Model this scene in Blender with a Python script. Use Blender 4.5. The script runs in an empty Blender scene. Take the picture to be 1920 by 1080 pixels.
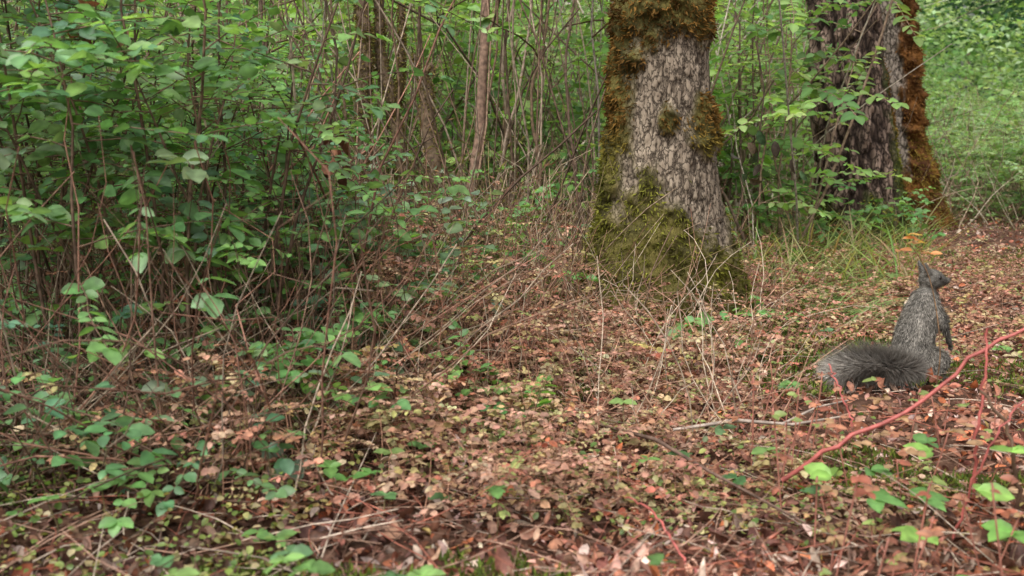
import bpy, bmesh, math, random
import numpy as np
from mathutils import Vector, Matrix
R = np.random.default_rng(7); random.seed(7)
SC = bpy.context.scene
U = lambda a,b,n=None: R.uniform(a,b,n)

# ---------------------------------------------------------------- helpers
def nz(v):
    return v/np.maximum(np.linalg.norm(v,axis=-1,keepdims=True),1e-9)

def _hash(ix,iy,iz):
    n = (ix*374761393 + iy*668265263 + iz*2147483647 % 1000003) & 0xFFFFFFFF
    n = ((n ^ (n>>13))*1274126177) & 0xFFFFFFFF
    n = ((n ^ (n>>16))*2246822519) & 0xFFFFFFFF
    return (n & 0xFFFFFF)/float(0xFFFFFF)
def vnoise(x,y,z):
    x=np.asarray(x,float)+1000; y=np.asarray(y,float)+1000; z=np.asarray(z,float)+1000
    x,y,z=np.broadcast_arrays(x,y,z)
    ix=np.floor(x).astype(np.int64); iy=np.floor(y).astype(np.int64); iz=np.floor(z).astype(np.int64)
    fx=x-ix; fy=y-iy; fz=z-iz
    fx=fx*fx*(3-2*fx); fy=fy*fy*(3-2*fy); fz=fz*fz*(3-2*fz)
    r=0
    for dx in (0,1):
        for dy in (0,1):
            for dz in (0,1):
                w=(fx if dx else 1-fx)*(fy if dy else 1-fy)*(fz if dz else 1-fz)
                r=r+w*_hash(ix+dx,iy+dy,iz+dz)
    return r
def fbm(x,y,z,o=4):
    s=0;a=.5;t=0
    for i in range(o):
        s=s+a*vnoise(x*2**i,y*2**i,z*2**i+i*17.3); t+=a; a*=.5
    return s/t

def gh(x,y):
    x=np.asarray(x,float); y=np.asarray(y,float)
    n=np.clip(1-(np.hypot(x,y)-30)/30,0,1)
    h=.022*np.sin(1.7*x+.6)*np.cos(1.3*y+.4)+.012*np.sin(4.3*x+1.9*y)+.008*np.sin(7.1*y-3.3*x)+.010*np.sin(9.3*x+2.1*y)*np.sin(8.2*y-3*x+1)+.005*np.sin(17*x-5*y)*np.sin(15*y+6*x)
    rise=.035*np.clip(y-7,0,25)
    return h*n+rise

def build(name, V, loops, starts, col=None, mat=None, smooth=False):
    me=bpy.data.meshes.new(name)
    me.vertices.add(len(V)); me.vertices.foreach_set('co',np.asarray(V,np.float32).ravel())
    me.loops.add(len(loops)); me.loops.foreach_set('vertex_index',np.asarray(loops,np.int32))
    me.polygons.add(len(starts)); me.polygons.foreach_set('loop_start',np.asarray(starts,np.int32))
    me.update(calc_edges=True)
    if col is not None:
        a=me.color_attributes.new('col','FLOAT_COLOR','POINT')
        c=np.ones((len(V),4),np.float32); c[:,:col.shape[1]]=col
        a.data.foreach_set('color',c.ravel())
    if smooth: me.polygons.foreach_set('use_smooth',np.ones(len(starts),bool))
    o=bpy.data.objects.new(name,me); SC.collection.objects.link(o)
    if mat: me.materials.append(mat)
    return o

def group(name, kids, loc=(0,0,0)):
    e=bpy.data.objects.new(name,None); SC.collection.objects.link(e); e.location=loc
    e.empty_display_size=.1
    for k in kids:
        k.parent=e
        k.matrix_parent_inverse=Matrix.Translation(Vector(loc)).inverted()
    return e

HI_T=np.array([0,.25,.55,.82,1, .17,.48,.80, .17,.48,.80])
HI_S=np.array([0,0,0,0,0, .34,.5,.32, -.34,-.5,-.32])
HI_F=[(0,5,1),(1,5,6,2),(2,6,7,3),(3,7,4),(0,1,8),(1,2,9,8),(2,3,10,9),(3,4,10)]
MD_T=np.array([0,1,.25,.7,.25,.7]); MD_S=np.array([0,0,.45,.42,-.45,-.42]); MD_F=[(0,2,3,1),(0,1,5,4)]
LO_T=np.array([0,.45,1,.45]); LO_S=np.array([0,.5,0,-.5]); LO_F=[(0,1,2,3)]
BL_T=np.array([0,0,.35,.35,.7,.7,1]); BL_S=np.array([-.5,.5,-.5,.5,-.35,.35,0]); BL_F=[(0,1,3,2),(2,3,5,4),(4,5,6)]

def leaves(name,pos,axis,nrm,L,W,col,mat,kind='hi',droop=.15,fold=.25,tip=None,smooth=False):
    T,S,F={'hi':(HI_T,HI_S,HI_F),'md':(MD_T,MD_S,MD_F),'lo':(LO_T,LO_S,LO_F),'bl':(BL_T,BL_S,BL_F)}[kind]
    N=len(pos); pos=np.asarray(pos); axis=nz(np.asarray(axis)); nrm=np.asarray(nrm)
    side=nz(np.cross(nrm,axis)); n=nz(np.cross(axis,side))
    L=np.broadcast_to(L,(N,)); W=np.broadcast_to(W,(N,)); droop=np.broadcast_to(droop,(N,)); fold=np.broadcast_to(fold,(N,))
    t=T[None,:,None]; s=S[None,:,None]
    Lc=L[:,None,None]; Wc=(L*W)[:,None,None]
    V=pos[:,None,:]+axis[:,None,:]*t*Lc+side[:,None,:]*s*Wc+n[:,None,:]*(fold[:,None,None]*np.abs(s)*Wc-droop[:,None,None]*t*t*Lc)
    k=len(T)
    C=np.repeat(np.asarray(col)[:,None,:],k,axis=1)
    if tip is not None: C=C*(1-t)+np.asarray(tip)[:,None,:]*t
    elif kind=='hi': C=C*np.where(np.abs(s)<.01,1.22,.96)
    lp=np.array([i for f in F for i in f]); st=np.cumsum([0]+[len(f) for f in F])[:-1]
    loops=(np.arange(N)[:,None]*k+lp[None]).ravel(); starts=(np.arange(N)[:,None]*len(lp)+st[None]).ravel()
    return build(name,V.reshape(-1,3),loops,starts,C.reshape(-1,3),mat,smooth)

class Acc:
    def __init__(s): s.p=[];s.a=[];s.n=[];s.L=[];s.W=[];s.c=[];s.t={}
    def leaf(s,p,a,n,L,W,c):
        s.p.append(p);s.a.append(a);s.n.append(n);s.L.append(L);s.W.append(W);s.c.append(c)
    def tube(s,pts,rad,col):
        s.t.setdefault(len(pts),[]).append((np.asarray(pts),np.broadcast_to(rad,(len(pts),)),np.asarray(col)))
    def mk_leaves(s,name,mat,**k):
        return leaves(name,np.concatenate(s.p),np.concatenate(s.a),np.concatenate(s.n),np.concatenate(s.L),np.concatenate(s.W),np.concatenate(s.c),mat,**k)
    def mk_tubes(s,name,mat,ns=5):
        VV=[];LL=[];CC=[];off=0
        ang=np.arange(ns)*2*np.pi/ns
        for n,lst in s.t.items():
            P=np.stack([q[0] for q in lst]); r=np.stack([q[1] for q in lst]); c=np.stack([q[2] for q in lst])
            N=len(P); T=np.empty_like(P); T[:,1:-1]=P[:,2:]-P[:,:-2]; T[:,0]=P[:,1]-P[:,0]; T[:,-1]=P[:,-1]-P[:,-2]; T=nz(T)
            mean=nz(P[:,-1]-P[:,0]); ref=np.where(np.abs(mean[:,2:3])>.8,np.array([[1.,0,0]]),np.array([[0,0,1.]]))
            A=nz(np.cross(T,ref[:,None,:])); B=np.cross(T,A)
            V=P[:,:,None,:]+r[:,:,None,None]*(A[:,:,None,:]*np.cos(ang)[None,None,:,None]+B[:,:,None,:]*np.sin(ang)[None,None,:,None])
            VV.append(V.reshape(-1,3)); CC.append(np.repeat(c,n*ns,axis=0))
            i=np.arange(n-1)[:,None]*ns; j=np.arange(ns)[None]; j2=(j+1)%ns
            q=np.stack([i+j,i+j2,i+ns+j2,i+ns+j],-1).reshape(-1)
            LL.append((off+np.arange(N)[:,None]*n*ns+q[None]).ravel()); off+=N*n*ns
        loops=np.concatenate(LL)
        return build(name,np.concatenate(VV),loops,np.arange(0,len(loops),4),np.concatenate(CC),mat,True)

# ---------------------------------------------------------------- materials
def newmat(name):
    m=bpy.data.materials.new(name); m.use_nodes=True; nt=m.node_tree
    for n in list(nt.nodes): nt.nodes.remove(n)
    out=nt.nodes.new('ShaderNodeOutputMaterial'); return m,nt,out
def leafmat(name,trans=.35,rough=.45,spec=.4,nscale=60,namp=.35,tcol=(1.25,1.25,.6)):
    m,nt,out=newmat(name); N=nt.nodes.new; K=nt.links.new
    at=N('ShaderNodeAttribute'); at.attribute_name='col'
    src=at.outputs['Color']
    if nscale:
        geo=N('ShaderNodeNewGeometry')
        no=N('ShaderNodeTexNoise'); no.inputs['Scale'].default_value=nscale; no.inputs['Detail'].default_value=1
        K(geo.outputs['Position'],no.inputs['Vector'])
        mr=N('ShaderNodeMapRange'); mr.inputs['From Min'].default_value=.3; mr.inputs['From Max'].default_value=.7
        mr.inputs['To Min'].default_value=1-namp; mr.inputs['To Max'].default_value=1+namp
        K(no.outputs['Fac'],mr.inputs['Value'])
        mu=N('ShaderNodeVectorMath'); mu.operation='SCALE'
        K(src,mu.inputs[0]); K(mr.outputs['Result'],mu.inputs['Scale']); src=mu.outputs[0]
    b=N('ShaderNodeBsdfPrincipled'); b.inputs['Roughness'].default_value=rough; b.inputs['Specular IOR Level'].default_value=spec
    K(src,b.inputs['Base Color'])
    if trans>0:
        tm=N('ShaderNodeVectorMath'); tm.operation='MULTIPLY'; tm.inputs[1].default_value=tcol
        K(src,tm.inputs[0])
        t=N('ShaderNodeBsdfTranslucent'); K(tm.outputs[0],t.inputs['Color'])
        mx=N('ShaderNodeMixShader'); mx.inputs[0].default_value=trans
        K(b.outputs[0],mx.inputs[1]); K(t.outputs[0],mx.inputs[2]); K(mx.outputs[0],out.inputs[0])
    else: K(b.outputs[0],out.inputs[0])
    return m
M_leaf=leafmat('green_leaf',.45,.38,.55,55,.25)
M_mid=leafmat('shrub_leaf',.5,.5,.35,0)
M_bg=leafmat('distant_leaf',.5,.6,.2,0)
M_lit=leafmat('dry_leaf',.15,.6,.35,110,.35,(1.1,.9,.7))
M_moss=leafmat('moss_blades',.25,.8,.1,0,.3,(1.1,1.1,.7))
M_fur=leafmat('fur_hair',.1,.6,.3,120,.2,(1,1,1))
M_stem=leafmat('stem_bark',0,.8,.2,70,.45)
M_red=leafmat('red_cane_bark',0,.55,.4,60,.3)

def groundmat():
    m,nt,out=newmat('forest_floor_soil'); N=nt.nodes.new; K=nt.links.new
    geo=N('ShaderNodeNewGeometry')
    a=N('ShaderNodeTexNoise'); a.inputs['Scale'].default_value=28; a.inputs['Detail'].default_value=8; a.inputs['Roughness'].default_value=.7
    K(geo.outputs['Position'],a.inputs['Vector'])
    r=N('ShaderNodeValToRGB'); e=r.color_ramp.elements
    e[0].position=.3; e[0].color=(.030,.017,.011,1); e[1].position=.72; e[1].color=(.26,.15,.105,1)
    x=e.new(.5); x.color=(.10,.052,.035,1)
    K(a.outputs['Fac'],r.inputs[0])
    sx=N('ShaderNodeSeparateXYZ'); K(geo.outputs['Position'],sx.inputs[0])
    far=N('ShaderNodeMapRange'); far.inputs['From Min'].default_value=6; far.inputs['From Max'].default_value=9; K(sx.outputs['Y'],far.inputs['Value'])
    ad=N('ShaderNodeMath'); ad.operation='MULTIPLY'; K(far.outputs[0],ad.inputs[0]); ad.inputs[1].default_value=.8
    mx=N('ShaderNodeMixRGB'); K(ad.outputs[0],mx.inputs[0]); K(r.outputs[0],mx.inputs[1]); mx.inputs[2].default_value=(.10,.18,.05,1)
    b=N('ShaderNodeBsdfPrincipled'); b.inputs['Roughness'].default_value=.9; b.inputs['Specular IOR Level'].default_value=.15
    K(mx.outputs[0],b.inputs['Base Color'])
    bp=N('ShaderNodeBump'); bp.inputs['Strength'].default_value=.8; bp.inputs['Distance'].default_value=.02
    K(a.outputs['Fac'],bp.inputs['Height']); K(bp.outputs[0],b.inputs['Normal']); K(b.outputs[0],out.inputs[0]); return m

def barkmat(name,dark,mid,light,sc,zs,moss1,moss2,bump=.6,edge=.12):
    # colour attribute: r = moss amount, g = height of the bark relief
    m,nt,out=newmat(name); N=nt.nodes.new; K=nt.links.new
    at=N('ShaderNodeAttribute'); at.attribute_name='col'
    sp=N('ShaderNodeSeparateColor'); K(at.outputs['Color'],sp.inputs[0])
    tc=N('ShaderNodeTexCoord'); mp=N('ShaderNodeMapping'); mp.inputs['Scale'].default_value=(1,1,zs); K(tc.outputs['Object'],mp.inputs['Vector'])
    n1=N('ShaderNodeTexNoise'); n1.inputs['Scale'].default_value=sc*.6; n1.inputs['Detail'].default_value=8; n1.inputs['Roughness'].default_value=.65; K(mp.outputs[0],n1.inputs['Vector'])
    vo=N('ShaderNodeTexVoronoi'); vo.feature='DISTANCE_TO_EDGE'; vo.inputs['Scale'].default_value=sc
    mxv=N('ShaderNodeMixRGB'); mxv.inputs[0].default_value=.05; K(mp.outputs[0],mxv.inputs[1]); K(n1.outputs['Color'],mxv.inputs[2]); K(mxv.outputs[0],vo.inputs['Vector'])
    cr=N('ShaderNodeMapRange'); cr.inputs['From Min'].default_value=0; cr.inputs['From Max'].default_value=edge; K(vo.outputs['Distance'],cr.inputs['Value'])
    r=N('ShaderNodeValToRGB'); e=r.color_ramp.elements; e[0].position=.3; e[0].color=(*mid,1); e[1].position=.66; e[1].color=(*light,1)
    K(n1.outputs['Fac'],r.inputs[0])
    m2=N('ShaderNodeMath'); m2.operation='MULTIPLY'; K(cr.outputs[0],m2.inputs[0]); K(sp.outputs[1],m2.inputs[1])
    mx=N('ShaderNodeMixRGB'); K(m2.outputs[0],mx.inputs[0]); mx.inputs[1].default_value=(*dark,1); K(r.outputs[0],mx.inputs[2])
    n2=N('ShaderNodeTexNoise'); n2.inputs['Scale'].default_value=9; n2.inputs['Detail'].default_value=6; K(tc.outputs['Object'],n2.inputs['Vector'])
    rm=N('ShaderNodeValToRGB'); e=rm.color_ramp.elements; e[0].position=.38; e[0].color=(*moss1,1); e[1].position=.62; e[1].color=(*moss2,1); K(n2.outputs['Fac'],rm.inputs[0])
    mm=N('ShaderNodeMixRGB'); K(sp.outputs[0],mm.inputs[0]); K(mx.outputs[0],mm.inputs[1]); K(rm.outputs[0],mm.inputs[2])
    b=N('ShaderNodeBsdfPrincipled'); b.inputs['Roughness'].default_value=.85; b.inputs['Specular IOR Level'].default_value=.2
    K(mm.outputs[0],b.inputs['Base Color'])
    ah=N('ShaderNodeMath'); ah.operation='ADD'; K(cr.outputs[0],ah.inputs[0]); K(n1.outputs['Fac'],ah.inputs[1])
    bp=N('ShaderNodeBump'); bp.inputs['Strength'].default_value=bump; bp.inputs['Distance'].default_value=.01
    K(ah.outputs[0],bp.inputs['Height']); K(bp.outputs[0],b.inputs['Normal']); K(b.outputs[0],out.inputs[0]); return m

# ---------------------------------------------------------------- ground
g=np.linspace(-1,1,420); gx=np.sinh(g*5.2)/np.sinh(5.2)*220; gy=np.sinh(g*5.2)/np.sinh(5.2)*220+3
GX,GY=np.meshgrid(gx,gy); GZ=gh(GX,GY)
near=np.clip(1-(np.hypot(GX,GY-3)-6)/6,0,1)
GZ=GZ+near*.02*(fbm(GX*9,GY*9,0*GX)-.5)
n=len(g); idx=np.arange(n*n).reshape(n,n)
q=np.stack([idx[:-1,:-1],idx[:-1,1:],idx[1:,1:],idx[1:,:-1]],-1).reshape(-1)
build('ground',np.stack([GX,GY,GZ],-1).reshape(-1,3),q,np.arange(0,len(q),4),None,groundmat(),True)

def pal(cols,n,w=None,jit=.2):
    cols=np.array(cols); i=R.choice(len(cols),n,p=None if w is None else np.array(w)/sum(w))
    return cols[i]*U(1-jit,1+jit,(n,1))*U(.92,1.08,(n,3))

# ---------------------------------------------------------------- generic shrub
def shrub(A,x,y,H,ls,cols,cw,nb,bl=(.15,.42),wr=(.6,.8),t0=.25,stemc=(.12,.07,.045),r0=.005,lean=.25,step=.75,branchthick=.35):
    n=8; p=np.zeros((n,3)); p[0]=(x,y,float(gh(x,y))-.01)
    az=U(0,6.28); ln=U(0,lean); d=np.array([math.cos(az)*ln,math.sin(az)*ln,1.])
    for i in range(1,n):
        d=d+R.normal(0,.1,3)*np.array([1,1,.3]); p[i]=p[i-1]+d/np.linalg.norm(d)*H/(n-1)
    sc=np.array(stemc)*U(.6,1.5); A.tube(p,r0*np.linspace(1,.35,n),sc)
    base=pal(cols,1,cw,.15)[0]
    for k in range(nb):
        t=U(t0,1)**.8*(n-1); i=min(int(t),n-2); s=p[i]+(p[i+1]-p[i])*(t-i)
        az=U(0,6.28); el=U(-.05,.7); d=np.array([math.cos(az),math.sin(az),el]); d/=np.linalg.norm(d)
        l=U(*bl); m=6; q=np.zeros((m,3)); q[0]=s
        for j in range(1,m):
            d=d+np.array([0,0,-.09])+R.normal(0,.08,3); d/=np.linalg.norm(d); q[j]=q[j-1]+d*l/(m-1)
        A.tube(q,r0*branchthick*np.linspace(1,.4,m),sc*1.1)
        cnt=max(2,int(l/(ls*step))); tt=np.linspace(.2,1,cnt)*(m-1)
        ii=np.minimum(tt.astype(int),m-2); P=q[ii]+(q[ii+1]-q[ii])*(tt-ii)[:,None]; D=nz(q[ii+1]-q[ii])
        sd=nz(np.cross(D,[0,0,1.]))
        c0=base*.4+pal(cols,1,cw,.25)[0]*.6
        for sg in (-1,1):
            ax=D*U(.2,.7,(cnt,1))+sd*sg+R.normal(0,.25,(cnt,3))
            nn=np.array([0,-.15,1.])+R.normal(0,.42,(cnt,3))
            c=c0*U(.7,1.35,(cnt,1))*U(.93,1.07,(cnt,3))
            A.leaf(P,ax,nn,ls*U(.45,1.2,cnt),U(*wr,cnt),c)
        A.leaf(q[-1:],D[-1:],np.array([[0,0,1.]])+R.normal(0,.3,(1,3)),np.array([ls*1.1]),np.array([.7]),c0[None])

def wands(A,n,yr,xf,Lr,rr,cols,sway=.3,jit=.15,zr=(0,0)):
    c=0
    while c<n:
        y=U(*yr); lo,hi=xf(y); x=U(lo,hi); 
        L=U(*Lr); d=np.array([R.normal(0,sway),R.normal(0,sway),1]); p=[np.array([x,y,float(gh(x,y))+U(*zr)])]
        for j in range(6):
            d=d+R.normal(0,jit,3); p.append(p[-1]+d/np.linalg.norm(d)*L/6)
        A.tube(p,U(*rr)*np.linspace(1,.5,7),np.array(cols[R.integers(len(cols))])*U(.7,1.3)); c+=1

G_near=[(.13,.27,.12),(.18,.34,.12),(.10,.21,.13),(.25,.42,.13),(.24,.31,.22)]; W_near=[4,4,3,2.5,2.2]
G_mid=[(.22,.39,.12),(.30,.47,.14),(.15,.29,.11),(.40,.55,.22),(.10,.17,.08)]; W_mid=[4,4,3,3.4,1.4]
G_bg=[(.27,.43,.16),(.35,.50,.22),(.18,.33,.12),(.44,.56,.34),(.10,.18,.08)]; W_bg=[4,4,3,3.4,1.6]  # background greens made paler: distance haze is put into the leaf colour
DRY=[(.20,.12,.085),(.11,.07,.05),(.32,.25,.19),(.24,.125,.09)]

# ---------------------------------------------------------------- near thicket (left)
A=Acc(); cnt=0
XB=lambda y: np.interp(y,[1.5,2.0,2.4,3.2,4.0],[-.47,-.42,-.34,-.06,.12])
while cnt<108:
    y=U(1.9,4.1); x=U(-.56*y,.08); 
    if x>XB(y): continue
    px=960+2059*x/y
    Hm=np.interp(px,[0,400,540,680,1000],[1.3,1.1,.72,.44,.30])
    shrub(A,x,y,Hm*U(.6,1.1),U(.024,.046),G_near,W_near,int(9*Hm+5),bl=(.1,.34),t0=.3,step=.95,stemc=(.14,.09,.065),r0=.0045); cnt+=1
cnt=0
while cnt<135:     # low sprays near the ground
    y=U(1.5,3.4); x=U(-.56*y,-.07*y)
    if x>XB(y)+.10: continue
    shrub(A,x,y,U(.12,.48)*(.55 if y<2 else 1),U(.020,.040),G_near,W_near,4,bl=(.08,.22),t0=.3,r0=.0022,lean=.5,step=1.15,stemc=(.15,.10,.07)); cnt+=1
wands(A,1700,(1.6,4.2),lambda y:(-.56*y,XB(y)+.16),(.2,.70),(.0008,.0022),DRY,.75,.28)
wands(A,60,(2.2,4.0),lambda y:(-.5*y,XB(y)),(.5,1.1),(.003,.005),DRY,.6,.12)
group('snowberry_thicket',[A.mk_leaves('leaves',M_leaf),A.mk_tubes('stems',M_stem,4)])

# dead tangle around the sapling feet
A=Acc()
wands(A,1500,(2.7,4.6),lambda y:(-.27*y,.09*y),(.15,.62),(.0009,.0025),[(.26,.17,.11),(.19,.145,.07),(.36,.27,.19),(.13,.085,.06)],.6,.26)
wands(A,90,(3.4,4.6),lambda y:(-.27*y,.10*y),(.8,1.8),(.0025,.0055),[(.26,.17,.12),(.15,.10,.07),(.36,.28,.21)],.22,.10)
n=20000; y=U(2.8,4.4,n); x=U(-1.0,.25,n); f=fbm(x*5,y*5,0*x,3); m=f>.45; x,y,f=x[m],y[m],f[m]; n=len(x)
mo=leaves('mossy_duff',np.stack([x,y,gh(x,y)+U(0,1,n)**2*.36*(f-.35)/.2],-1),R.normal(0,.7,(n,3))+[0,0,.3],R.normal(0,1,(n,3)),U(.01,.035,n),U(.10,.3,n),pal([(.18,.16,.045),(.25,.14,.08),(.14,.17,.04),(.10,.07,.04)],n),M_moss,kind='lo')
group('dead_brushwood',[mo,A.mk_tubes('sticks',M_stem,4)])

# ---------------------------------------------------------------- middle undergrowth
A=Acc(); B=Acc(); cnt=0
while cnt<270:
    y=U(4.4,9.5); x=U(-.56*y,.275*y)
    if 1.2<x<2.5 and 4.8<y<6.6: continue
    shrub(A if y<6 else B,x,y,U(.9,1.9)*(.8 if y<5.5 else 1.1),U(.034,.058),G_mid,W_mid,15,bl=(.2,.55),t0=.1,r0=.006,stemc=(.20,.14,.10)); cnt+=1
wands(A,680,(4.3,9),lambda y:(-.5*y,.27*y),(.8,2.2),(.002,.007),[(.24,.17,.12),(.12,.085,.06),(.42,.36,.30)],.35,.15)
group('undergrowth_shrubs',[A.mk_leaves('leaves',M_mid),B.mk_leaves('leaves_far',M_mid,kind='md'),A.mk_tubes('stems',M_stem),B.mk_tubes('stems_far',M_stem,4)])

# ---------------------------------------------------------------- right-hand bushes by the path
A=Acc(); cnt=0
while cnt<210:
    y=U(6.2,13); x=U(.26*y,.56*y)
    if y<7.2 and x<2.6: continue
    shrub(A,x,y,U(.3,.6)+.09*(y-6.2),U(.026,.046),G_bg,W_bg,13,bl=(.15,.45),t0=.05,r0=.004,stemc=(.22,.17,.11)); cnt+=1
wands(A,380,(5.8,10),lambda y:(.28*y,.5*y),(.25,.9),(.002,.004),[(.34,.26,.18),(.44,.38,.28),(.2,.14,.1)],.5,.2)
group('path_side_bushes',[A.mk_leaves('leaves',M_mid,kind='md'),A.mk_tubes('stems',M_stem,4)])

# ---------------------------------------------------------------- background forest (mounds of leaf clumps + thin trunks)
P=[];AX=[];NN=[];LL=[];WW=[];CC=[]
def mound(x,y,rad,h,nc,cols,w,size,dark=1.0,z0=0):
    th=U(0,6.28,nc); u=U(0,1,nc)**.6; r=rad*np.sqrt(1-u**2*.85)*U(.55,1.05,nc)
    cx=x+r*np.cos(th); cy=y+r*np.sin(th); cz=gh(x,y)+z0+h*u*U(.8,1.1,nc)
    m=20
    c=pal(cols,nc,w,.25)*dark
    off=R.normal(0,1,(nc,m,3))*np.array([.17,.17,.06])*(size/.07)
    pos=np.stack([cx,cy,cz],-1)[:,None]+off
    P.append(pos.reshape(-1,3)); k=nc*m
    AX.append(R.normal(0,1,(k,3))*np.array([1,1,.4])); NN.append(np.array([0,-.35,1.])+R.normal(0,.45,(k,3)))
    LL.append(size*U(.6,1.3,k)); WW.append(U(.5,.8,k)); CC.append(np.repeat(c,m,0)*U(.75,1.25,(k,1)))
for i in range(330):
    y=U(9.5,24); x=U(-.6*y,.6*y); 
    mound(x,y,U(.5,1.2),U(1.0,2.0)+.10*(y-9),int(U(12,20)),G_bg,W_bg,.045+.0028*y)
for i in range(110):
    y=U(24,42); x=U(-.62*y,.62*y)
    mound(x,y,U(1.5,2.5),U(2.5,6.5),int(U(16,26)),G_bg,W_bg,.17)
for i in range(14):   # dark trees at the far right
    y=U(13,20); x=y*U(.37,.52)
    mound(x,y,1.2,2.4,60,[(.05,.12,.06),(.07,.16,.09)],None,.08,z0=1.1)
bl=leaves('foliage',np.concatenate(P),np.concatenate(AX),np.concatenate(NN),np.concatenate(LL),np.concatenate(WW),np.concatenate(CC),M_bg,kind='lo')
A=Acc()
for i in range(90):
    y=U(9,34); x=U(-.6,.6)*y; H=U(4,9); 
    if x>.33*y and y<26: x=-x
    d=np.array([R.normal(0,.12),R.normal(0,.1),1]); p=[np.array([x,y,float(gh(x,y))])]
    for j in range(9):
        d=d+R.normal(0,.06,3); p.append(p[-1]+d/np.linalg.norm(d)*H/9)
    A.tube(p,U(.012,.07)*np.linspace(1,.5,10),np.array([(.28,.21,.16),(.16,.12,.08),(.42,.38,.32)][R.integers(3)]))
for i in range(650):
    y=U(8,26); x=U(-.5,.32)*y; z=U(.5,3.2); L=U(.6,2); d=np.array([R.normal(0,1),R.normal(0,.5),R.normal(.3,.6)]); p=[np.array([x,y,z])]
    for j in range(5):
        d=nz(d+R.normal(0,.25,3)); p.append(p[-1]+d*L/5)
    A.tube(p,U(.003,.010)*np.linspace(1,.4,6),np.array([(.44,.37,.31),(.22,.17,.13),(.56,.52,.46)][R.integers(3)]))
group('background_forest',[bl,A.mk_tubes('distant_trunks',M_stem,6)])

# ---------------------------------------------------------------- tree trunks
def trunk(name,pts,rad,bark,disp,mossf,nt=220,nr=420,zfine=1.6,ntuft=9000,tuftL=(.008,.02),tcols=None,crown=None,mossd=.02):
    pts=np.array(pts,float); rad=np.array(rad,float); zt=pts[:,2]
    z=np.concatenate([np.linspace(zt[0],zfine,nr),np.linspace(zfine,zt[-1],60)[1:]])
    cx=np.interp(z,zt,pts[:,0]); cy=np.interp(z,zt,pts[:,1]); 
    k=np.ones(25)/25
    r=np.interp(z,zt,rad); r[:nr-12]=np.convolve(np.pad(r,12,'edge'),k,'valid')[:nr-12]
    cx[:nr-12]=np.convolve(np.pad(cx,12,'edge'),k,'valid')[:nr-12]
    th=np.linspace(0,2*np.pi,nt,endpoint=False)   # th=-pi/2 faces -Y
    TH,Z=np.meshgrid(th,z); Rr=np.repeat(r[:,None],nt,1)
    ux,uy=np.cos(TH),np.sin(TH)
    flare=1+.14*np.sin(3*TH+1)*np.exp(-np.clip(Z,0,9)/.15)+.04*np.sin(2*TH+Z*2)
    hgt,dd=disp(ux*Rr,uy*Rr,Z,TH)
    ms=np.clip(mossf(ux,Z,uy,TH),0,1)
    lump=fbm(ux*Rr*22+5,uy*Rr*22,Z*22,4)
    rr=Rr*flare+dd*(1-ms)+ms*(mossd*.25+mossd*2.0*(lump-.4))
    CX=cx[:,None]; CY=cy[:,None]
    V=np.stack([CX+ux*rr,CY+uy*rr,Z],-1)
    nR=len(z); idx=np.arange(nR*nt).reshape(nR,nt); nx=np.roll(idx,-1,1)
    q=np.stack([idx[:-1],nx[:-1],nx[1:],idx[1:]],-1).reshape(-1)
    col=np.stack([ms,hgt,0*ms],-1).reshape(-1,3)
    kids=[build('trunk',V.reshape(-1,3),q,np.arange(0,len(q),4),col,bark,True)]
    ii=R.integers(0,nr-1,ntuft*6); jj=R.integers(0,nt,ntuft*6); keep=U(0,1,len(ii))<ms[ii,jj]**1.5*(z[ii]<1.6); ii=ii[keep][:ntuft]; jj=jj[keep][:ntuft]
    if len(ii):
        p=V[ii,jj]; nrm=np.stack([ux[ii,jj],uy[ii,jj],0*ux[ii,jj]],-1)
        ax=nrm*.8+np.array([0,0,-.35])+R.normal(0,.55,(len(ii),3))
        f=fbm(p[:,0]*12,p[:,1]*12,p[:,2]*12,3)[:,None]; f=np.clip((f-.35)/.3,0,1)
        zz=np.clip((p[:,2:3]-.45)/.15,0,1)
        c_low=np.array(tcols[0])*(1-f)+np.array(tcols[1])*f; c_hi=np.array(tcols[2])*(1-f)+np.array(tcols[3])*f
        c=(c_low*(1-zz)+c_hi*zz)*U(.6,1.35,(len(ii),1))
        kids.append(leaves('moss',p-nrm*.002,ax,nrm+R.normal(0,1,(len(ii),3)),U(*tuftL,len(ii)),U(.14,.35,len(ii)),c,M_moss,kind='lo',droop=.2))
    if crown:
        A=Acc()
        for i in range(crown[0]):
            t=U(.62,1); s=np.array([np.interp(t*zt[-1],zt,pts[:,0]),np.interp(t*zt[-1],zt,pts[:,1]),t*zt[-1]])
            az=U(0,6.28); d=np.array([math.cos(az),math.sin(az),U(.1,.6)]); p=[s]; L=crown[1]*(1.3-t*.7)
            for j in range(7):
                d=nz(d+R.normal(0,.15,3)); p.append(p[-1]+d*L/7)
            A.tube(p,.035*np.linspace(1,.2,8),np.array((.12,.09,.06)))
            for j in range(3,8):
                k=24; q=p[j]+R.normal(0,.22,(k,3))*np.array([1,1,.5])
                A.leaf(q,R.normal(0,1,(k,3))*[1,1,.3],np.array([0,0,1.])+R.normal(0,.4,(k,3)),U(.06,.11,k),U(.5,.8,k),pal(G_mid,k,W_mid))
        kids+= [A.mk_leaves('crown_leaves',M_bg,kind='lo'),A.mk_tubes('limbs',M_stem,7)]
    return group(name,kids,tuple(pts[0]))

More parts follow.
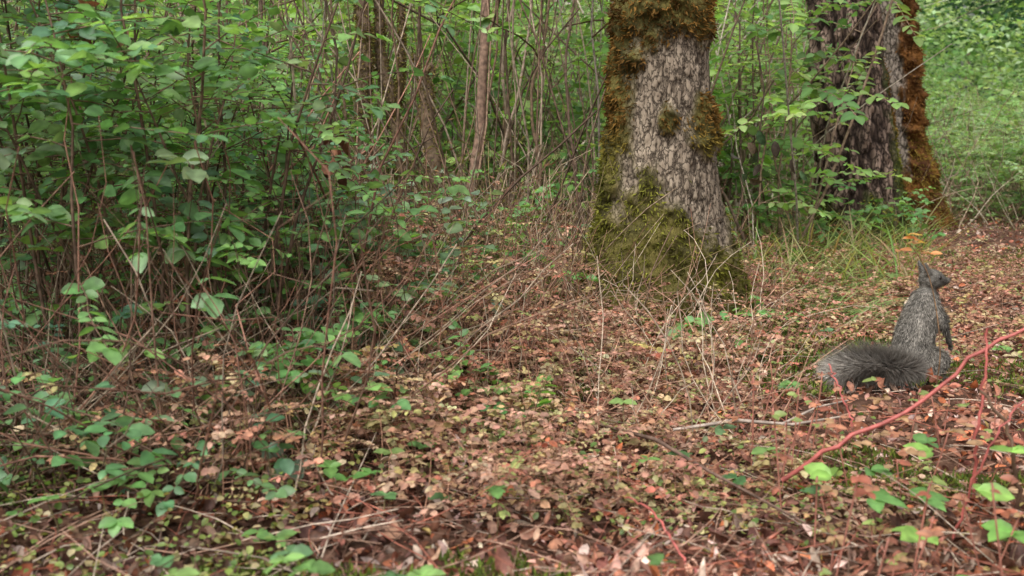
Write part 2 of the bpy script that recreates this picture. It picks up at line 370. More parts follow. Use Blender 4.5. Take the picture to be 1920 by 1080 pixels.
def disp_plate(x,y,z,th):
    a=fbm(x*34,y*34,z*12,4); rid=1-np.abs(a-.5)*2
    g=np.clip((rid-.88)/.12,0,1); return 1-g*.75, .006*(fbm(x*40,y*40,z*14,3)-.5)-.007*g
def disp_fir(x,y,z,th):
    w=.05*(fbm(x*8,y*8,z*5,3)-.5)
    a=fbm((x+w)*19,(y+w)*19,z*4.6+w*20,3); rid=1-np.abs(a-.5)*2
    g=np.clip((rid-.70)/.26,0,1); return 1-g*.95, .010*(fbm(x*60,y*60,z*25,3)-.5)+.010-.034*g
def moss1(u,z,v,th):
    f=.6*(fbm(u*2.6+3,v*2.6,z*9,5)-.5)
    side=np.where(v<0,u,np.sign(u)*(1.2-np.abs(u)*.2))
    m=np.maximum.reduce([ (z-.79)/.05+f*6,
        ((-.54-side)/.2+f*7),
        1.3-((side-.85)/.55)**2-((z-.59)/.085)**2+f*7,
        (.43-.12*side-z)/.10+f*8,
        .8-((side-.05)/.34)**2-((z-.61)/.05)**2+f*10])
    return np.clip(m,0,1)
M_b1=barkmat('plated_bark',(.04,.029,.021),(.165,.125,.092),(.385,.315,.24),66,.5,(.05,.045,.015),(.13,.11,.03))
M_b2=barkmat('fir_bark',(.030,.019,.015),(.16,.10,.077),(.36,.265,.21),48,.4,(.04,.05,.015),(.09,.12,.03),.9)
M_b3=barkmat('mossy_bark',(.05,.04,.03),(.22,.18,.14),(.40,.34,.29),46,.5,(.07,.028,.010),(.20,.085,.022))
T_b=[(.09,.09,.018),(.25,.25,.045),(.085,.045,.014),(.23,.125,.033)]
trunk('mossy_maple_tree',[(.45,3.22,-.1),(.45,3.22,.0),(.442,3.22,.15),(.44,3.22,.35),(.437,3.22,.6),(.430,3.22,.94),(.41,3.25,2.5),(.48,3.3,9)],
      [.30,.265,.212,.170,.138,.116,.105,.05],M_b1,disp_plate,moss1,ntuft=38000,tuftL=(.008,.024),tcols=T_b,crown=(12,2.2),mossd=.036)
def moss2(u,z,v,th):
    f=fbm(u*2+9,v*2,z*5,3)-.5
    return np.clip(np.maximum((.18-z)/.1+f*4,(u-.80)/.1+f*4-np.clip(z-.7,0,1)*5),0,1)
trunk('douglas_fir_tree',[(1.74,5.4,-.1),(1.71,5.4,.1),(1.68,5.4,.4),(1.62,5.4,.8),(1.575,5.4,1.17),(1.45,5.4,2.5),(1.2,5.4,12)],
      [.24,.215,.19,.17,.158,.145,.05],M_b2,disp_fir,moss2,ntuft=6000,tuftL=(.01,.025),tcols=T_b,crown=(22,1.8),zfine=1.7)
def moss3(u,z,v,th):
    f=fbm(u*2+2,v*2,z*6,4)-.5
    s=np.where(v<0,u,1)
    return np.clip(np.maximum.reduce([(s+.35)/.25+f*8-np.clip((z-1.05)/.05,0,1)*2.5,(.36-z)/.08+f*3]),0,1)
trunk('leaning_mossy_tree',[(2.26,6.0,-.1),(2.23,6.0,.05),(2.19,6.0,.2),(2.10,6.0,.55),(2.05,6.0,.9),(2.01,6.0,1.23),(1.90,6.0,2.5),(1.8,6,9)],
      [.19,.16,.12,.10,.10,.093,.085,.03],M_b3,disp_plate,moss3,ntuft=14000,tuftL=(.012,.03),
      tcols=[(.13,.10,.022),(.30,.21,.045),(.10,.05,.018),(.27,.13,.04)],crown=(10,1.8),mossd=.05)

# ---------------------------------------------------------------- saplings
def sapling(name,polys,col,mossy,tw=6):
    A=Acc(); TP=[];TN=[]
    for pts,r0,r1 in polys:
        pts=np.array(pts,float); s=np.linspace(0,len(pts)-1,60); ii=np.minimum(s.astype(int),len(pts)-2); f=(s-ii)[:,None]
        pp=np.vstack([2*pts[0]-pts[1],pts,2*pts[-1]-pts[-2]]); a,b,c,d=pp[ii],pp[ii+1],pp[ii+2],pp[ii+3]
        q=.5*((2*b)+(-a+c)*f+(2*a-5*b+4*c-d)*f**2+(-a+3*b-3*c+d)*f**3)
        q[:,0]+=.014*(vnoise(q[:,2]*9,r0*99,0)-.5); 
        r=np.linspace(r0,r1,60)*(1+(.55 if mossy else .12)*(vnoise(q[:,2]*26,pts[0,0]*9,3)-.35))*.85
        A.tube(q,r,np.array(col))
        if mossy:
            k=int(1700*np.linalg.norm(pts[-1]-pts[0])*mossy); i=R.integers(0,60,k); th=U(0,6.28,k); n=np.stack([np.cos(th),np.sin(th),0*th],-1)
            w=U(0,1,k)<np.clip((fbm(q[i,2]*8,n[:,0],n[:,1]+pts[0,0],2)-.38)*6,0.05,1); i=i[w];n=n[w]
            TP.append(q[i]+n*(r[i]*.9)[:,None]+np.array([0,0,1])*U(-.01,.01,(len(i),1))); TN.append(n)
    kids=[A.mk_tubes('stem',M_stem,9)]
    if mossy:
        p=np.concatenate(TP);n=np.concatenate(TN);k=len(p)
        kids.append(leaves('moss',p,n*.8+R.normal(0,.5,(k,3))+[0,0,-.3],n+R.normal(0,1,(k,3)),U(.005,.017,k),U(.15,.4,k),pal([(.21,.19,.05),(.14,.11,.04),(.28,.21,.07),(.09,.065,.03)],k),M_moss,kind='lo'))
    B=Acc(); top=np.array(polys[0][0][-1])
    for i in range(tw):
        s=top+np.array([0,0,-U(0,1.2)]); az=U(0,6.28); d=np.array([math.cos(az),math.sin(az),.4]); p=[s]
        for j in range(5): d=nz(d+R.normal(0,.15,3)); p.append(p[-1]+d*.12)
        B.tube(p,np.linspace(.004,.0015,6),np.array((.12,.08,.05)))
        for j in range(1,6):
            k=4; B.leaf(np.repeat(p[j][None],k,0),R.normal(0,1,(k,3))*[1,1,.3],np.array([0,0,1.])+R.normal(0,.3,(k,3)),U(.04,.06,k),U(.6,.8,k),pal(G_mid,k,W_mid))
    if tw: kids+=[B.mk_leaves('leaves',M_leaf),B.mk_tubes('twigs',M_stem)]
    return group(name,kids,polys[0][0][0])
br=(.15,.105,.07)
sapling('mossy_sapling',[([(-.52,4,-.02),(-.525,4,.25),(-.535,4,.45),(-.54,4,.64),(-.52,4,.85),(-.53,4,1.05),(-.5,4,1.8),(-.4,4,2.8)],.035,.021)],br,2.6)
sapling('mossy_sapling',[([(-.35,4.05,-.02),(-.36,4.05,.17),(-.40,4.05,.36),(-.425,4.05,.55),(-.44,4.05,.67),(-.475,4.05,.86),(-.48,4.05,1.04),(-.55,4.05,1.6),(-.6,4,2.6)],.029,.017),
    ([(-.435,4.05,.62),(-.41,4.03,.70),(-.395,4,.85),(-.385,4,1.04),(-.36,4,1.6),(-.3,4,2.3)],.015,.009)],br,1.6)
sapling('mossy_sapling',[([(-.25,3.95,-.02),(-.26,3.95,.13),(-.28,3.95,.4),(-.30,3.95,.55),(-.305,3.95,.68),(-.315,3.95,.77)],.034,.024),
    ([(-.285,3.95,.42),(-.25,3.93,.36),(-.2,3.9,.25),(-.17,3.9,.14),(-.17,3.9,0)],.016,.013),
    ([(-.315,3.95,.75),(-.29,3.94,.79),(-.28,3.94,.76)],.012,.006),([(-.30,3.95,.72),(-.34,3.95,.79),(-.345,3.95,.83)],.011,.005)],br,2.2,0)
sapling('young_tree',[([(-.185,3.9,-.02),(-.17,3.9,.05),(-.155,3.9,.25),(-.125,3.9,.5),(-.105,3.9,.72),(-.09,3.9,1.03),(-.06,3.9,1.9),(0,3.9,3)],.025,.016)],(.24,.155,.115),0)
YC=[(.22,.15,.10),(.16,.11,.08),(.12,.08,.06),(.34,.26,.2)]
for j,(pp_,r0) in enumerate([([(.13,4.3,-.02),(.11,4.3,.4),(.07,4.3,.7),(.14,4.3,1.0),(.2,4.3,2)],.009),
    ([(.32,4.2,-.02),(.26,4.2,.3),(.22,4.2,.55),(.2,4.2,.8),(.24,4.2,1.1),(.3,4.2,2)],.008),
    ([(-1.55,3.9,-.02),(-1.5,3.9,.5),(-1.48,3.9,1.0),(-1.5,3.9,2)],.012),
    ([(-.02,4.5,-.02),(-.0,4.5,.4),(-.04,4.5,.8),(.03,4.5,1.2),(.05,4.5,2)],.010),
    ([(-.62,4.4,-.02),(-.65,4.4,.5),(-.70,4.4,1.0),(-.72,4.4,2)],.009),
    ([(-.30,4.5,-.02),(-.36,4.5,.5),(-.37,4.5,.9),(-.35,4.5,1.3),(-.3,4.5,2.2)],.011),
    ([(-.95,4.2,-.02),(-.90,4.2,.5),(-.93,4.2,1.0),(-.9,4.2,2)],.008),
    ([(-.10,4.1,-.02),(-.05,4.1,.4),(.03,4.1,.75),(.08,4.1,1.1),(.1,4.1,2)],.007)]):
    sapling('young_tree',[(pp_,r0,r0*.55)],YC[j%4],0)

# fallen dead branch
A=Acc()
A.tube([(-.80,2.85,.05),(-.70,2.9,.12),(-.62,2.95,.19),(-.55,3.0,.24),(-.45,3.1,.28)],[.008,.010,.011,.011,.008],np.array((.42,.36,.30)))
A.tube([(-.62,2.95,.19),(-.64,3.0,.27),(-.58,3.1,.38)],[.006,.005,.003],np.array((.35,.29,.23)))
A.mk_tubes('fallen_branch',M_stem,8)

# ---------------------------------------------------------------- leaf litter
RED=[(.30,.125,.08),(.43,.24,.18),(.12,.05,.036),(.58,.43,.36),(.44,.14,.065),(.20,.10,.065),(.46,.36,.13)]; RW=[5,4,4.5,2,1.2,4,.5]
def scat(n,y0,y1,xl,xr,p=1.6):
    y=y0+(y1-y0)*U(0,1,n)**p; x=U(xl,xr,n)*(y+.3); return x,y
n=66000; x,y=scat(n,1.0,8.5,-.55,.58,1.5)
dens=fbm(x*3,y*3,0*x,3)
z=gh(x,y)+U(0,.026,n)*(.5+dens)
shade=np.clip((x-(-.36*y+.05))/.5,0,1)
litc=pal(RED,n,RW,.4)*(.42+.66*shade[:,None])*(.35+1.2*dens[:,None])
L=U(.007,.027,n)*np.where(U(0,1,n)<.06,1.7,1)
lit=leaves('dead_leaves',np.stack([x,y,z],-1),R.normal(0,1,(n,3))*[1,1,.5],np.array([0,-.1,1.])+R.normal(0,.7,(n,3)),L,U(.3,.75,n),litc,M_lit,kind='hi',droop=U(-.8,.9,n),fold=U(-.8,1.3,n))
A=Acc()
for i in range(3600):
    x,y=scat(1,1.1,6.5,-.5,.55); x=x[0];y=y[0]; L=U(.04,.22); az=U(0,6.28); s=np.array([x,y,float(gh(x,y))+U(.005,.03)]); d=np.array([math.cos(az),math.sin(az),U(-.05,.4)])
    p=[s]
    for j in range(4): d=d+R.normal(0,.18,3)*[1,1,.6]+[0,0,-.04]; p.append(p[-1]+d*L/4)
    A.tube(p,U(.0006,.0016)*np.linspace(1,.5,5),np.array([(.42,.26,.19),(.16,.09,.065),(.50,.40,.32),(.36,.13,.09)][R.integers(4)])*U(.5,1.1))
A.tube([(.30,1.98,.03),(.42,1.99,.045),(.52,1.98,.04),(.62,2.0,.05)],[.003,.004,.003,.002],np.array((.34,.28,.24)))
A.tube([(.5,1.98,.04),(.58,2.03,.06),(.66,2.1,.055)],[.003,.0025,.0015],np.array((.34,.28,.24)))
A.tube([(.17,2.05,.02),(.25,1.85,.05),(.32,1.7,.04),(.42,1.5,.03)],[.003,.004,.003,.002],np.array((.14,.09,.07)))
group('leaf_litter',[lit,A.mk_tubes('twigs',M_stem,4)])

# small green ground plants + moss patches
A=Acc()
n=26000; x,y=scat(n,1.05,8,-.5,.56,1.4); m=fbm(x*2.2+7,y*2.2,0*x,3)>.47; x=x[m];y=y[m];n=len(x)
A.leaf(np.stack([x,y,gh(x,y)+U(.015,.07,n)],-1),R.normal(0,1,(n,3))*[1,1,.25],np.array([0,0,1.])+R.normal(0,.45,(n,3)),U(.005,.015,n),U(.6,.95,n),pal([(.22,.30,.08),(.35,.36,.13),(.15,.24,.07),(.46,.40,.22)],n))
g1=A.mk_leaves('clover_leaves',M_leaf,kind='md')
n=150000; x,y=scat(n,1.0,5.5,-.55,.5,1.2); f=fbm(x*3.2+1,y*3.2,0*x,4); m=(f>.56-.15*np.clip((.1-x)/.5,0,1)*np.clip((3.2-y)/1,.3,1)); x=x[m];y=y[m];f=f[m];n=len(x)
p=np.stack([x,y,gh(x,y)+.006+.10*np.clip(f-.42,0,1)],-1)
g2=leaves('moss_patches',p,R.normal(0,.5,(n,3))+[0,0,.8],R.normal(0,1,(n,3)),U(.008,.024,n),U(.12,.3,n),pal([(.10,.15,.03),(.17,.22,.04),(.06,.08,.02)],n),M_moss,kind='lo')
A=Acc(); c=0
while c<130:      # small broad-leaved forbs
    x,y=scat(1,1.1,5.0,-.48,.5,1.3); x=x[0];y=y[0]
    if (x-.93)**2+(y-2.42)**2<.07: continue
    h=U(.02,.09); cc=pal([(.15,.30,.09),(.22,.37,.12),(.12,.24,.10)],1)[0]; nL=R.integers(3,6); a0=U(0,6.28)
    b_=np.array([x,y,float(gh(x,y))]); t_=b_+[U(-.02,.02),U(-.02,.02),h]; A.tube([b_,(b_+t_)/2+[.004,0,0],t_],.0009,np.array((.2,.16,.08)))
    for j in range(nL):
        a=a0+j*6.28/nL+U(-.3,.3); A.leaf(t_[None],np.array([[math.cos(a),math.sin(a),U(-.1,.4)]]),np.array([[0,-.2,1.]])+R.normal(0,.2,(1,3)),np.array([U(.014,.034)]),np.array([U(.55,.8)]),(cc*U(.8,1.2))[None])
    c+=1
group('ground_cover_plants',[g1,g2,A.mk_leaves('forb_leaves',M_leaf),A.mk_tubes('forb_stems',M_stem,4)])

# dried reddish weeds and stalks
A=Acc(); c=0
WC=[(.38,.18,.12),(.48,.31,.22),(.20,.10,.065),(.28,.31,.10),(.48,.42,.25),(.40,.125,.075)]
while c<2900:
    y=U(1.55,5.2); x=y*U(-.40,.5)
    px=960+2059*x/y
    w=np.interp(px,[150,500,1000,1300,1500,1920],[.4,1,1,.8,.5,.45])*np.interp(y,[1.55,2.2,3.4,5],[.25,.85,1,.6])
    if U(0,1)>w: continue
    if (x-.93)**2+(y-2.42)**2<.09 or (1.9<y<2.5 and .68<x<1.1): continue
    H=U(.05,.28)*np.interp(px,[500,700,1000,1120,1350,1600],[1.6,1.6,1.35,.7,.6,.5])*(.5 if y<2.2 else 1)
    shrub(A,x,y,H,U(.008,.018),WC,[4,3,3.4,2.5,.7,1.2],5,bl=(.03,.12),t0=.2,stemc=(.30,.165,.11),r0=.0013,branchthick=.6,lean=.7,step=1.0); c+=1
wands(A,1500,(1.9,4.6),lambda y:(-.34*y,.24*y),(.10,.42),(.0007,.0016),[(.40,.24,.17),(.26,.13,.09),(.48,.39,.30)],.6,.24)
group('dried_weeds',[A.mk_leaves('leaves',M_lit,kind='md'),A.mk_tubes('stems',M_stem,4)])

# little green seedlings standing out of the litter
A=Acc()
for (x,y,H,nb) in [(-.12,2.15,.16,6),(-.3,2.3,.18,6),(-.22,2.5,.2,6),(.05,2.0,.09,4),(.53,2.8,.12,5),(.7,3.0,.14,5),(.75,4.2,.22,6),(.95,4.5,.3,8),(-.45,1.85,.2,6),(-.35,2.05,.24,6),(-.5,2.2,.34,8),
                   (-.05,2.9,.22,6),(.08,3.0,.3,7),(-.15,3.1,.3,8),(.16,2.95,.26,6),(1.35,4.9,.35,8),(1.5,4.75,.35,9),(1.65,4.8,.35,9),(1.8,4.9,.25,6),(1.25,4.6,.25,6),(1.55,4.5,.3,7),(.14,3.6,.45,8),(.0,3.6,.45,9),(-.1,3.4,.4,8),(-.3,3.3,.4,8),(-.42,3.0,.35,8),
                   (-.2,2.8,.28,6),(-.35,2.7,.3,7),(-.02,3.2,.35,7)]:
    shrub(A,x,y,H,U(.024,.042),[(.13,.29,.10),(.19,.36,.12),(.24,.40,.11)],[1,1,1],nb,bl=(.04,.14),t0=.4,r0=.0022,stemc=(.2,.12,.08))
group('seedlings',[A.mk_leaves('leaves',M_leaf),A.mk_tubes('stems',M_stem)])

# ---------------------------------------------------------------- grass
n=1500; y=U(3.7,6.4,n); x=y*U(.19,.38,n); cl=fbm(x*4,y*4,0*x,2)>.42; x=x[cl];y=y[cl];n=len(x)
az=U(0,6.28,n); ax=np.stack([np.cos(az)*.75,np.sin(az)*.6,U(.5,1.3,n)],-1)
gl=leaves('blades',np.stack([x,y,gh(x,y)],-1),ax,np.stack([-np.cos(az),-np.sin(az),.6+0*az],-1),U(.12,.36,n),U(.012,.024,n),pal([(.20,.33,.08),(.32,.42,.14),(.42,.42,.2),(.42,.30,.18)],n),M_leaf,kind='bl',droop=U(.2,.7,n),fold=0)
n=380; y=U(3.1,4.4,n); x=y*U(.235,.33,n); az=U(-1.2,1.0,n); ax=np.stack([np.cos(az),np.sin(az)*.9,U(.15,.7,n)],-1)
gl2=leaves('drooping_blades',np.stack([x,y,gh(x,y)+.01],-1),ax,np.stack([0*az,0*az,1+0*az],-1),U(.15,.38,n),U(.014,.026,n),pal([(.26,.40,.14),(.42,.50,.22)],n),M_leaf,kind='bl',droop=U(.2,.6,n),fold=0)
group('grass',[gl,gl2])

# hanging withered leaves
def bunch(name,c,cols,n,ls,sp):
    A=Acc(); c=np.array(c)
    A.tube([c+[-.02,.0,.35],c+[.01,0,.2],c+[0,0,.05],c+[.0,0,-.02]],[.003,.003,.002,.001],np.array((.1,.07,.05)))
    A.leaf(c+R.normal(0,1,(n,3))*sp,R.normal(0,.45,(n,3))+[0,0,-1],R.normal(0,1,(n,3))+[0,-1,0],U(.7,1.2,n)*ls,U(.4,.7,n),pal(cols,n))
    return group(name,[A.mk_leaves('leaves',M_lit,fold=.7,droop=.3),A.mk_tubes('twig',M_stem)],tuple(c))
bunch('withered_leaf_cluster',(-.40,2.5,.55),[(.12,.045,.03),(.22,.09,.055)],10,.06,[.015,.02,.03])
bunch('withered_leaf_cluster',(.77,3.45,.49),[(.06,.05,.035),(.10,.08,.05),(.07,.13,.06)],14,.05,[.07,.04,.03])
bunch('withered_leaf_cluster',(-.83,2.25,.80),[(.50,.20,.13),(.55,.30,.22)],7,.05,[.05,.03,.03])

# ---------------------------------------------------------------- red bramble in the right foreground
A=Acc(); RC=np.array((.44,.115,.10))
def sm(pts,n=20):
    pts=np.array(pts,float); s=np.linspace(0,len(pts)-1,n); ii=np.minimum(s.astype(int),len(pts)-2); f=(s-ii)[:,None]
    pp=np.vstack([2*pts[0]-pts[1],pts,2*pts[-1]-pts[-2]]); a,b,c,d=pp[ii],pp[ii+1],pp[ii+2],pp[ii+3]
    return .5*((2*b)+(-a+c)*f+(2*a-5*b+4*c-d)*f**2+(-a+3*b-3*c+d)*f**3)
canes=[([(.44,1.72,.02),(.475,1.71,.05),(.53,1.70,.095),(.60,1.70,.125),(.68,1.70,.175),(.735,1.70,.235),(.80,1.70,.27),(.9,1.7,.32)],.0042),
 ([(.55,1.72,.11),(.535,1.74,.16),(.525,1.78,.2)],.0018),
 ([(.735,1.68,.0),(.73,1.67,.1),(.735,1.67,.2),(.74,1.68,.28)],.0030),
 ([(.25,1.35,.0),(.22,1.42,.03),(.2,1.5,.05),(.17,1.58,.04)],.0020),
 ([(.64,1.52,.0),(.66,1.5,.1),(.69,1.5,.17),(.74,1.52,.22)],.0020),
 ([(.78,1.62,.0),(.76,1.6,.08),(.74,1.6,.15),(.70,1.6,.2)],.0036)]
for i,(p,r) in enumerate(canes):
    q=sm(p); q[1:-1]+=R.normal(0,.0022,(18,3)); A.tube(q,np.linspace(r,r*.6,20),RC*U(.7,1.05) if i<5 else np.array((.15,.09,.06)))
def trif(c,ls,col,az=None):
    c=np.array(c,float); az=U(0,6.28) if az is None else az
    for k,o in enumerate((-1.1,0,1.1)):
        a=az+o; A.leaf(c[None],np.array([[math.cos(a),math.sin(a),U(-.1,.25)]]),np.array([[R.normal(0,.3),-.35+R.normal(0,.25),1]]),np.array([ls*(1.15 if k==1 else .95)]),np.array([.62]),np.array([col])*U(.8,1.2))
gb=[(.20,.42,.10),(.26,.46,.11),(.14,.30,.09)]
for c,s in [((.49,1.62,.06),.042),((.53,1.55,.05),.045),((.60,1.55,.05),.045),((.66,1.5,.08),.045),((.56,1.44,.04),.04),((.68,1.42,.05),.045),((.73,1.55,.12),.038),((.64,1.62,.1),.036),((.57,1.68,.05),.035),((.72,1.38,.02),.05)]:
    trif(c,s,gb[R.integers(3)])
for i in range(190):
    x,y=U(.40,.98),U(1.25,2.10); c=(x,y,U(.01,.16)); trif(c,U(.008,.022),[(.42,.15,.10),(.44,.28,.16),(.26,.34,.11),(.46,.22,.14),(.30,.12,.08)][R.integers(5)])
    if i%3==0: A.tube(sm([(x+U(-.03,.03),y,0),(x,y,c[2])+R.normal(0,.004,3),c],6),[.0012]*6,np.array((.36,.15,.11)))
group('red_bramble',[A.mk_leaves('leaves',M_leaf),A.mk_tubes('canes',M_red,7)])

# autumn sprig near the squirrel
A=Acc(); A.tube(sm([(.93,2.35,.0),(.915,2.3,.12),(.88,2.28,.26),(.83,2.25,.335),(.79,2.22,.36)]),np.linspace(.0016,.0008,20),np.array((.3,.19,.11)))
for c in [(.80,2.25,.335),(.84,2.26,.35),(.87,2.27,.325),(.81,2.23,.37),(.83,2.24,.36)]: trif(c,.026,[(.6,.40,.16),(.6,.28,.12),(.52,.48,.14)][R.integers(3)])
group('autumn_sprig',[A.mk_leaves('leaves',M_leaf),A.mk_tubes('stem',M_stem)])

# ---------------------------------------------------------------- squirrel
SX,SY=.935,2.47; SZ=float(gh(SX,SY))+.012
bm=bmesh.new()
RA=math.radians(20); ca,sa=math.cos(RA),math.sin(RA)
def rot(p): return Vector((p[0]*ca-p[1]*sa,p[0]*sa+p[1]*ca,p[2]))
def ball(p,r):
    bmesh.ops.create_icosphere(bm,subdivisions=2,radius=r,matrix=Matrix.Translation(p))
def bone(a,ra,b,rb,rt=True,n=7):
    a=rot(a) if rt else Vector(a); b=rot(b) if rt else Vector(b)
    for i in range(n):
        t=i/(n-1); ball(a.lerp(b,t),ra+(rb-ra)*t)
bone((-.022,0,.048),.044,(-.016,0,.10),.044)
bone((-.016,0,.10),.044,(-.004,0,.148),.038)
bone((-.004,0,.148),.038,(.008,0,.183),.030)
bone((.008,0,.183),.030,(.013,0,.206),.019)
HC=rot((.018,0,.230)); hd=Vector((.93,.02,.16)).normalized(); hs=hd.cross(Vector((0,0,1))).normalized(); hu=hs.cross(hd)
K_=1.22
def hb(f,s,u,r): ball(HC+(hd*f+hs*s+hu*u)*K_,r*K_)
bone(tuple((.013,0,.206)),.019,(.018,0,.226),.019)
hb(0,0,0,.0205); hb(.006,0,.001,.019); hb(.012,0,-.002,.0160); hb(.018,0,-.004,.0125); hb(.024,0,-.006,.0095); hb(.029,0,-.007,.0075); hb(.033,0,-.0065,.0052)
hb(.008,.009,-.006,.010); hb(.008,-.009,-.006,.010)
for sg in (-1,1):
    for i in range(8):
        t=i/7; hb(-.006-.004*t,sg*(.013+.003*t),.015+.020*t,(.0068-.0042*t))
        hb(-.006-.004*t,sg*(.009+.004*t),.015+.015*t,(.0055-.003*t))
for sg in (-1,1):
    y=sg; up=.0 if sg<0 else .03
    bone((.012,y*.016,.176),.0170,(.036,y*.030,.138+up*.3),.0125)
    bone((.036,y*.030,.138+up*.3),.0113,(.056,y*.027,.100+up),.0066)
    bone((.056,y*.027,.100+up),.0066,(.061,y*.025,.088+up),.0070,n=3)
    for f in (-1.5,-.5,.5,1.5):
        bone((.062,y*.025+f*.003,.086+up),.0026,(.067,y*.025+f*.004,.076+up),.0021,n=4); bone((.067,y*.025+f*.004,.076+up),.0021,(.066,y*.025+f*.004,.069+up),.0016,n=3)
    bone((-.018,y*.024,.050),.037,(.018,y*.038,.050),.026)
    bone((.024,y*.040,.050),.022,(.0,y*.046,.020),.013)
    bone((-.004,y*.046,.012),.011,(.046,y*.048,.008),.0078)
    for f in (-1.5,-.5,.5,1.5): bone((.046,y*.048+f*.0035,.007),.0036,(.066,y*.048+f*.0048,.005),.0026,n=4)
tail=sm([(-.015,-.035,.032),(-.040,-.065,.038),(-.090,-.085,.048),(-.145,-.09,.054),(-.190,-.09,.046),(-.212,-.088,.034)],40)
for i,p in enumerate(tail): ball(Vector(p),.012-.007*i/39)
for i in range(6): ball(rot((-.024,0,.045)).lerp(Vector(tail[0]),i/5),.022-.01*i/5)
me=bpy.data.meshes.new('body'); bm.to_mesh(me); bm.free()
tmp=bpy.data.objects.new('body',me); SC.collection.objects.link(tmp)
rm=tmp.modifiers.new('r','REMESH'); rm.mode='VOXEL'; rm.voxel_size=.0017
s_=tmp.modifiers.new('s','SMOOTH'); s_.factor=.5; s_.iterations=4
dg=bpy.context.evaluated_depsgraph_get(); ev=tmp.evaluated_get(dg); me2=bpy.data.meshes.new_from_object(ev)
bpy.data.objects.remove(tmp)
nv=len(me2.vertices); co=np.empty(nv*3,np.float32); me2.vertices.foreach_get('co',co); co=co.reshape(-1,3)
def furcol(p):
    f=fbm(p[:,0]*60,p[:,1]*60,p[:,2]*60,3)[:,None]
    c=np.array([[.180,.166,.146]])*(.45+1.1*f)
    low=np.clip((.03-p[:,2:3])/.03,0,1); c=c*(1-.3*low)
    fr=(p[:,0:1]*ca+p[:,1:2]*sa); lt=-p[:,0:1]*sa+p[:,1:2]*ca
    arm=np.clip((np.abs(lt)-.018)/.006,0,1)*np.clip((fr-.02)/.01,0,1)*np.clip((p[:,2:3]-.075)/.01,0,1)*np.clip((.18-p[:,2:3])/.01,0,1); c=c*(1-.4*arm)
    bel=np.clip((fr-.024)/.012,0,1)*np.clip((.20-p[:,2:3])/.02,0,1)*np.clip((p[:,2:3]-.03)/.02,0,1)*(np.abs(lt)<.020)
    dd=p-np.array(HC+(hd*.0135-hs*.0140+hu*.004)*K_)[None]; ring=np.clip(1-np.abs(np.linalg.norm(dd,axis=1,keepdims=True)-.0066)/.002,0,1)
    c=c*(1-ring)+np.array([[.5,.47,.42]])*ring
    return c*(1-bel)+np.array([[.6,.58,.54]])*bel
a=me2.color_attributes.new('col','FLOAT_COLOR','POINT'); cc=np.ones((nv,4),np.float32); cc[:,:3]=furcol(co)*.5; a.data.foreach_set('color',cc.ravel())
me2.materials.clear(); me2.materials.append(M_fur); me2.polygons.foreach_set('use_smooth',np.ones(len(me2.polygons),bool))
off=Vector((SX,SY,SZ)); offn=np.array(off)
body=bpy.data.objects.new('body',me2); SC.collection.objects.link(body); body.location=off
nf=len(me2.polygons); fc=np.empty(nf*3,np.float32); me2.polygons.foreach_get('center',fc); fc=fc.reshape(-1,3); fn=np.empty(nf*3,np.float32); me2.polygons.foreach_get('normal',fn); fn=fn.reshape(-1,3); fa=np.empty(nf,np.float32); me2.polygons.foreach_get('area',fa); fa=fa.astype(float)
k=28000; i=R.choice(nf,k,p=fa/fa.sum()); p=fc[i]+R.normal(0,.0006,(k,3)); nn=fn[i]
ishead=p[:,2]>.206; ispaw=(p[:,2]<.016)|((p[:,0]*ca+p[:,1]*sa>.045)&(p[:,2]<.13))
fl=np.where(ishead[:,None],-np.array(hd)[None],np.array([[-.1,-.1,-1.]]))
fl=fl-nn*(fl*nn).sum(1,keepdims=True)
Lf=U(.006,.012,k)*np.where(ishead|ispaw,.4,1)
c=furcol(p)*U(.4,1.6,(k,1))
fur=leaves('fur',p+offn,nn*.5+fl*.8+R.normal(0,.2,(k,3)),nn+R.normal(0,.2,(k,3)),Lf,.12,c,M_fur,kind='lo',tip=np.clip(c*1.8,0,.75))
k=26000; ti=U(0,38.99,k); ii=ti.astype(int); f=(ti-ii)[:,None]; p=tail[ii]*(1-f)+tail[ii+1]*f; T=nz(tail[ii+1]-tail[ii])
rnd=R.normal(0,1,(k,3)); rad_=nz(rnd-T*(rnd*T).sum(1,keepdims=True))
prof=np.interp(ti,[0,6,14,30,38],[.5,.85,1.05,1.15,.95])
Lh=.060*prof*U(.45,1.15,k)
ax=nz(rad_*U(.6,1,(k,1))+T*U(.2,.8,(k,1)))
tipz=(p+ax*Lh[:,None])[:,2]; ax[:,2]=np.where(tipz<.0,np.maximum(ax[:,2],-(p[:,2])/Lh),ax[:,2])
base=np.array([[.16,.12,.09]])*U(.4,1.5,(k,1)); tw=np.interp(ti,[0,20,32,38],[.38,.54,.85,.95])[:,None]*U(.3,1.05,(k,1))
tf=leaves('tail_fur',p+offn,ax,rnd,Lh,.022,base,M_fur,kind='lo',droop=.1,tip=np.ones((k,3))*tw*np.array([[1,.94,.86]]))
m,nt,out=newmat('dark_eye'); b=nt.nodes.new('ShaderNodeBsdfPrincipled'); b.inputs['Base Color'].default_value=(.012,.009,.008,1); b.inputs['Roughness'].default_value=.08; nt.links.new(b.outputs[0],out.inputs[0])
kids=[body,fur,tf]
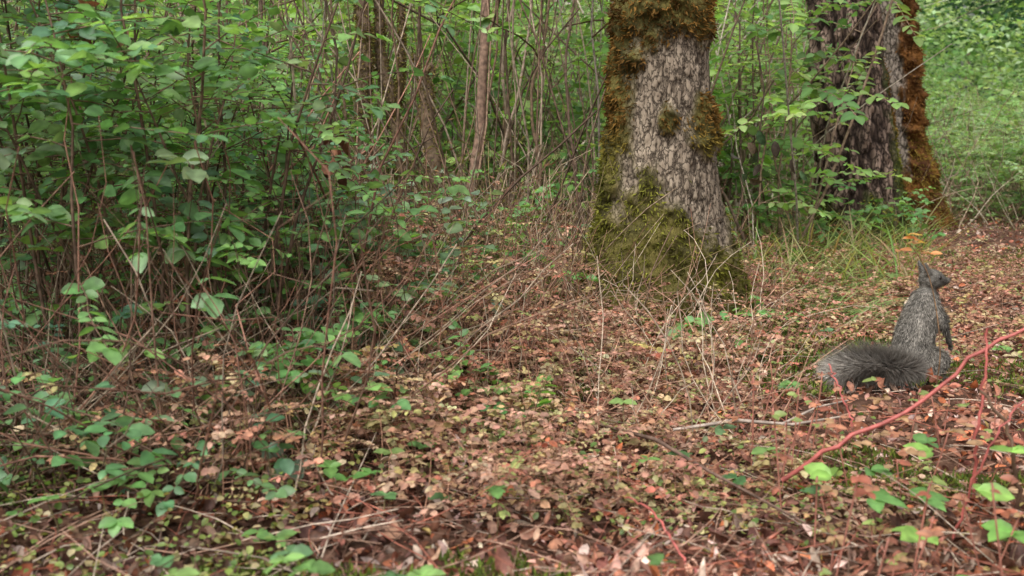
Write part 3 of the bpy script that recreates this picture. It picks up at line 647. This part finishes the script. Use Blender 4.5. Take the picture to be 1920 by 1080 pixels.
for nm,(f_,s__,u_),r in (('eye_right',(.0135,.0142,.004),.0048),('eye_left',(.0135,-.0142,.004),.0048),('nose',(.0375,0,-.0055),.0030)):
    bm=bmesh.new(); bmesh.ops.create_uvsphere(bm,u_segments=20,v_segments=12,radius=r); mm=bpy.data.meshes.new(nm); bm.to_mesh(mm); bm.free(); mm.materials.append(m)
    for pl in mm.polygons: pl.use_smooth=True
    o=bpy.data.objects.new(nm,mm); SC.collection.objects.link(o); o.location=off+HC+(hd*f_+hs*s__+hu*u_)*K_; kids.append(o)
group('gray_squirrel',kids,(SX,SY,SZ))

# ---------------------------------------------------------------- light
el,azr=math.radians(58),math.radians(205)
w=bpy.data.worlds.new('World'); SC.world=w; w.use_nodes=True; nt=w.node_tree; bg=nt.nodes['Background']
sky=nt.nodes.new('ShaderNodeTexSky'); sky.sky_type='NISHITA'; sky.sun_disc=False; sky.sun_elevation=el; sky.sun_rotation=azr; sky.dust_density=6; sky.air_density=1.5; sky.ozone_density=1
hs_=nt.nodes.new('ShaderNodeHueSaturation'); hs_.inputs['Saturation'].default_value=.15
nt.links.new(sky.outputs[0],hs_.inputs['Color']); nt.links.new(hs_.outputs[0],bg.inputs['Color']); bg.inputs['Strength'].default_value=.15
sd=bpy.data.lights.new('sun','SUN'); sd.energy=3.6; sd.angle=math.radians(60); sd.color=(1,.95,.88)
so=bpy.data.objects.new('sun',sd); SC.collection.objects.link(so)
dirv=Vector((math.sin(azr)*math.cos(el),math.cos(azr)*math.cos(el),math.sin(el))); so.rotation_euler=dirv.to_track_quat('Z','Y').to_euler(); so.location=dirv*20
# ---------------------------------------------------------------- camera
cd=bpy.data.cameras.new('camera'); co_=bpy.data.objects.new('camera',cd); SC.collection.objects.link(co_); SC.camera=co_
co_.location=(0,0,.6); co_.rotation_euler=(math.radians(90-8.7),0,0); cd.lens=38.6; cd.clip_start=.05; cd.clip_end=1000
cd.dof.use_dof=True; cd.dof.focus_distance=2.9; cd.dof.aperture_fstop=6
SC.view_settings.view_transform='Standard'; SC.view_settings.look='None'; SC.view_settings.exposure=0
